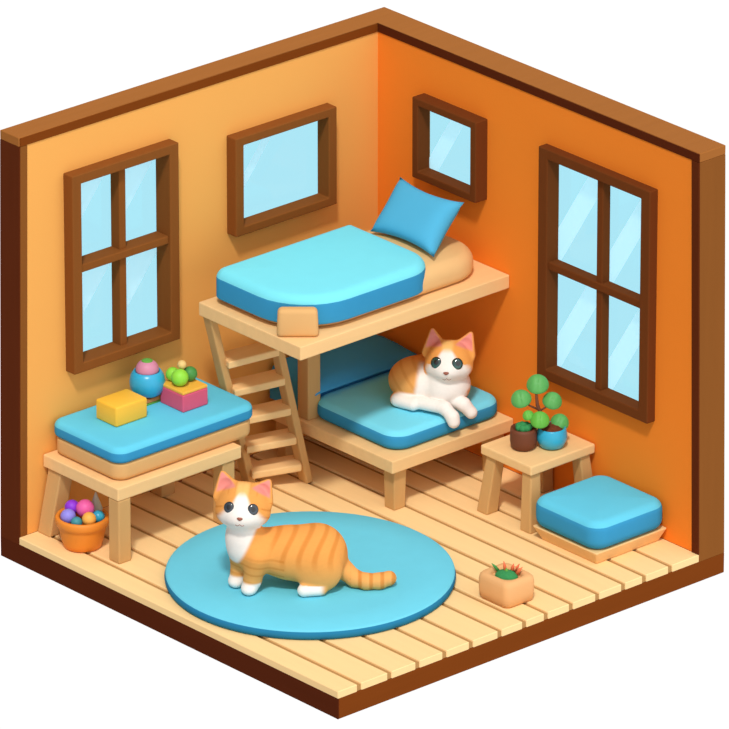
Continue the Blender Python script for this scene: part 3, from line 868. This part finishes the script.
def col2(V):
    X, Y, Z = V.T
    c = np.tile(ORANGE*1.0, (len(V), 1))
    c = mixc(c, LIGHT[None], .5*(1-sstep(Z, .1, .28)))
    stp = sstep(np.cos(2*PI*(X*.8+Z*.6)/.07), .5, .95)*(X < -.15)*.35
    c = mixc(c, STRIPE[None], stp)
    chest = 1-sstep(np.sqrt(((X+.005)/.170)**2+((Z-.12)/.25)**2), .86, 1.06)
    chest = chest*(1-sstep(Y, -.02, .05))
    side = sstep(X-.5*(Z-.05), .075, .105)*(1-sstep(Z, .09, .13))*sstep(Y, -.10, -.07)
    legs = (1-sstep(Y, -.075, -.050))*(1-sstep(Z, .085, .105))
    flank = (1-sstep(np.abs(X+.135-.2*(Z-.1)), .025, .060))*(1-sstep(Z, .12, .22))*(1-sstep(Y, -.06, -.01))
    m = np.clip(np.maximum(np.maximum(chest*(1-side), legs), flank), 0, 1)
    cb = mixc(c, WHITE[None], m)
    hl = to_local([X, Y, Z], hc2, fr2)
    ishead = (head_sdf([X, Y, Z], hc2, fr2, S2, EL2, ER2) < .010) & (hl[2] > -.112*S2)
    hs = np.tile(ORANGE, (len(V), 1))
    ch = head_colour(hl, S2, hs, EL2, ER2, .075, .118)
    ch = mixc(ch, WHITE[None], (1-sstep(hl[2], -.085, -.07))*(hl[1] > -.03))
    return np.where(ishead[:, None], ch, cb)
c2 = body_object('cat', cat2, col2, (-.38, -.30, -.07), (.22, .30, .54), .0052, (.967, -.345, .4600), YAW,
                 'white and orange cat curled up on the lower bunk mattress')
put_eye(c2, cat2, hc2, fr2, -.060, .002, .0335, (.008, .05, .045), (.12, .05))
put_eye(c2, cat2, hc2, fr2, .060, -.002, .0335, (.008, .05, .045), (.12, .05))
put_nose(c2, cat2, hc2, fr2, 0.0, -.055, .0135)

# ------------------------------------------------------------------ light: white studio backdrop, soft sky, warm sun
w = bpy.data.worlds.new('studio'); S.world = w; w.use_nodes = True
nt = w.node_tree; bg = nt.nodes['Background']; L = nt.links.new
tc = nt.nodes.new('ShaderNodeTexCoord')
def dotn(v):
    d = nt.nodes.new('ShaderNodeVectorMath'); d.operation = 'DOT_PRODUCT'; d.inputs[1].default_value = v
    L(tc.outputs['Generated'], d.inputs[0]); return d.outputs['Value']
def mr(val, a, b, lo, hi):
    r = nt.nodes.new('ShaderNodeMapRange'); r.interpolation_type = 'SMOOTHSTEP'
    for i, q in zip((1, 2, 3, 4), (a, b, lo, hi)): r.inputs[i].default_value = q
    L(val, r.inputs[0]); return r.outputs[0]
back = mr(dotn((-.687, .610, -.396)), .35, .60, 0, 1)
sky = mr(dotn((.95, .10, .29)), -.25, .95, .33, 1.12)
mx = nt.nodes.new('ShaderNodeMix'); mx.data_type = 'FLOAT'
L(back, mx.inputs[0]); L(sky, mx.inputs[2]); mx.inputs[3].default_value = 1.03
bg.inputs['Color'].default_value = (1, 1, 1, 1); L(mx.outputs[0], bg.inputs['Strength'])

sun = bpy.data.lights.new('sun', 'SUN'); sun.energy = 2.05; sun.angle = math.radians(6); sun.color = (1, .95, .88)
so = bpy.data.objects.new('sun', sun); COL.objects.link(so); so.location = (3, -3, 5)
so.rotation_euler = Vector((-.48, .50, -1)).to_track_quat('-Z', 'Y').to_euler()

# ------------------------------------------------------------------ camera
cam = bpy.data.cameras.new('camera'); co = bpy.data.objects.new('camera', cam); COL.objects.link(co)
az, el, D, f = math.radians(41.58161053), math.radians(23.33501962), 51.98741674, 9334.58243962
fw = Vector((-math.cos(az)*math.cos(el), math.sin(az)*math.cos(el), -math.sin(el)))
co.location = Vector((1.2, -1.2, 1.0))-fw*D
co.rotation_euler = fw.to_track_quat('-Z', 'Y').to_euler()
cam.sensor_width = 36; cam.lens = f/729*36
cam.shift_x = (364.5-360.0345)/729; cam.shift_y = (367.1738-364.5)/729
cam.clip_end = 200
S.camera = co
S.view_settings.view_transform = 'Standard'
S.view_settings.look = 'None'
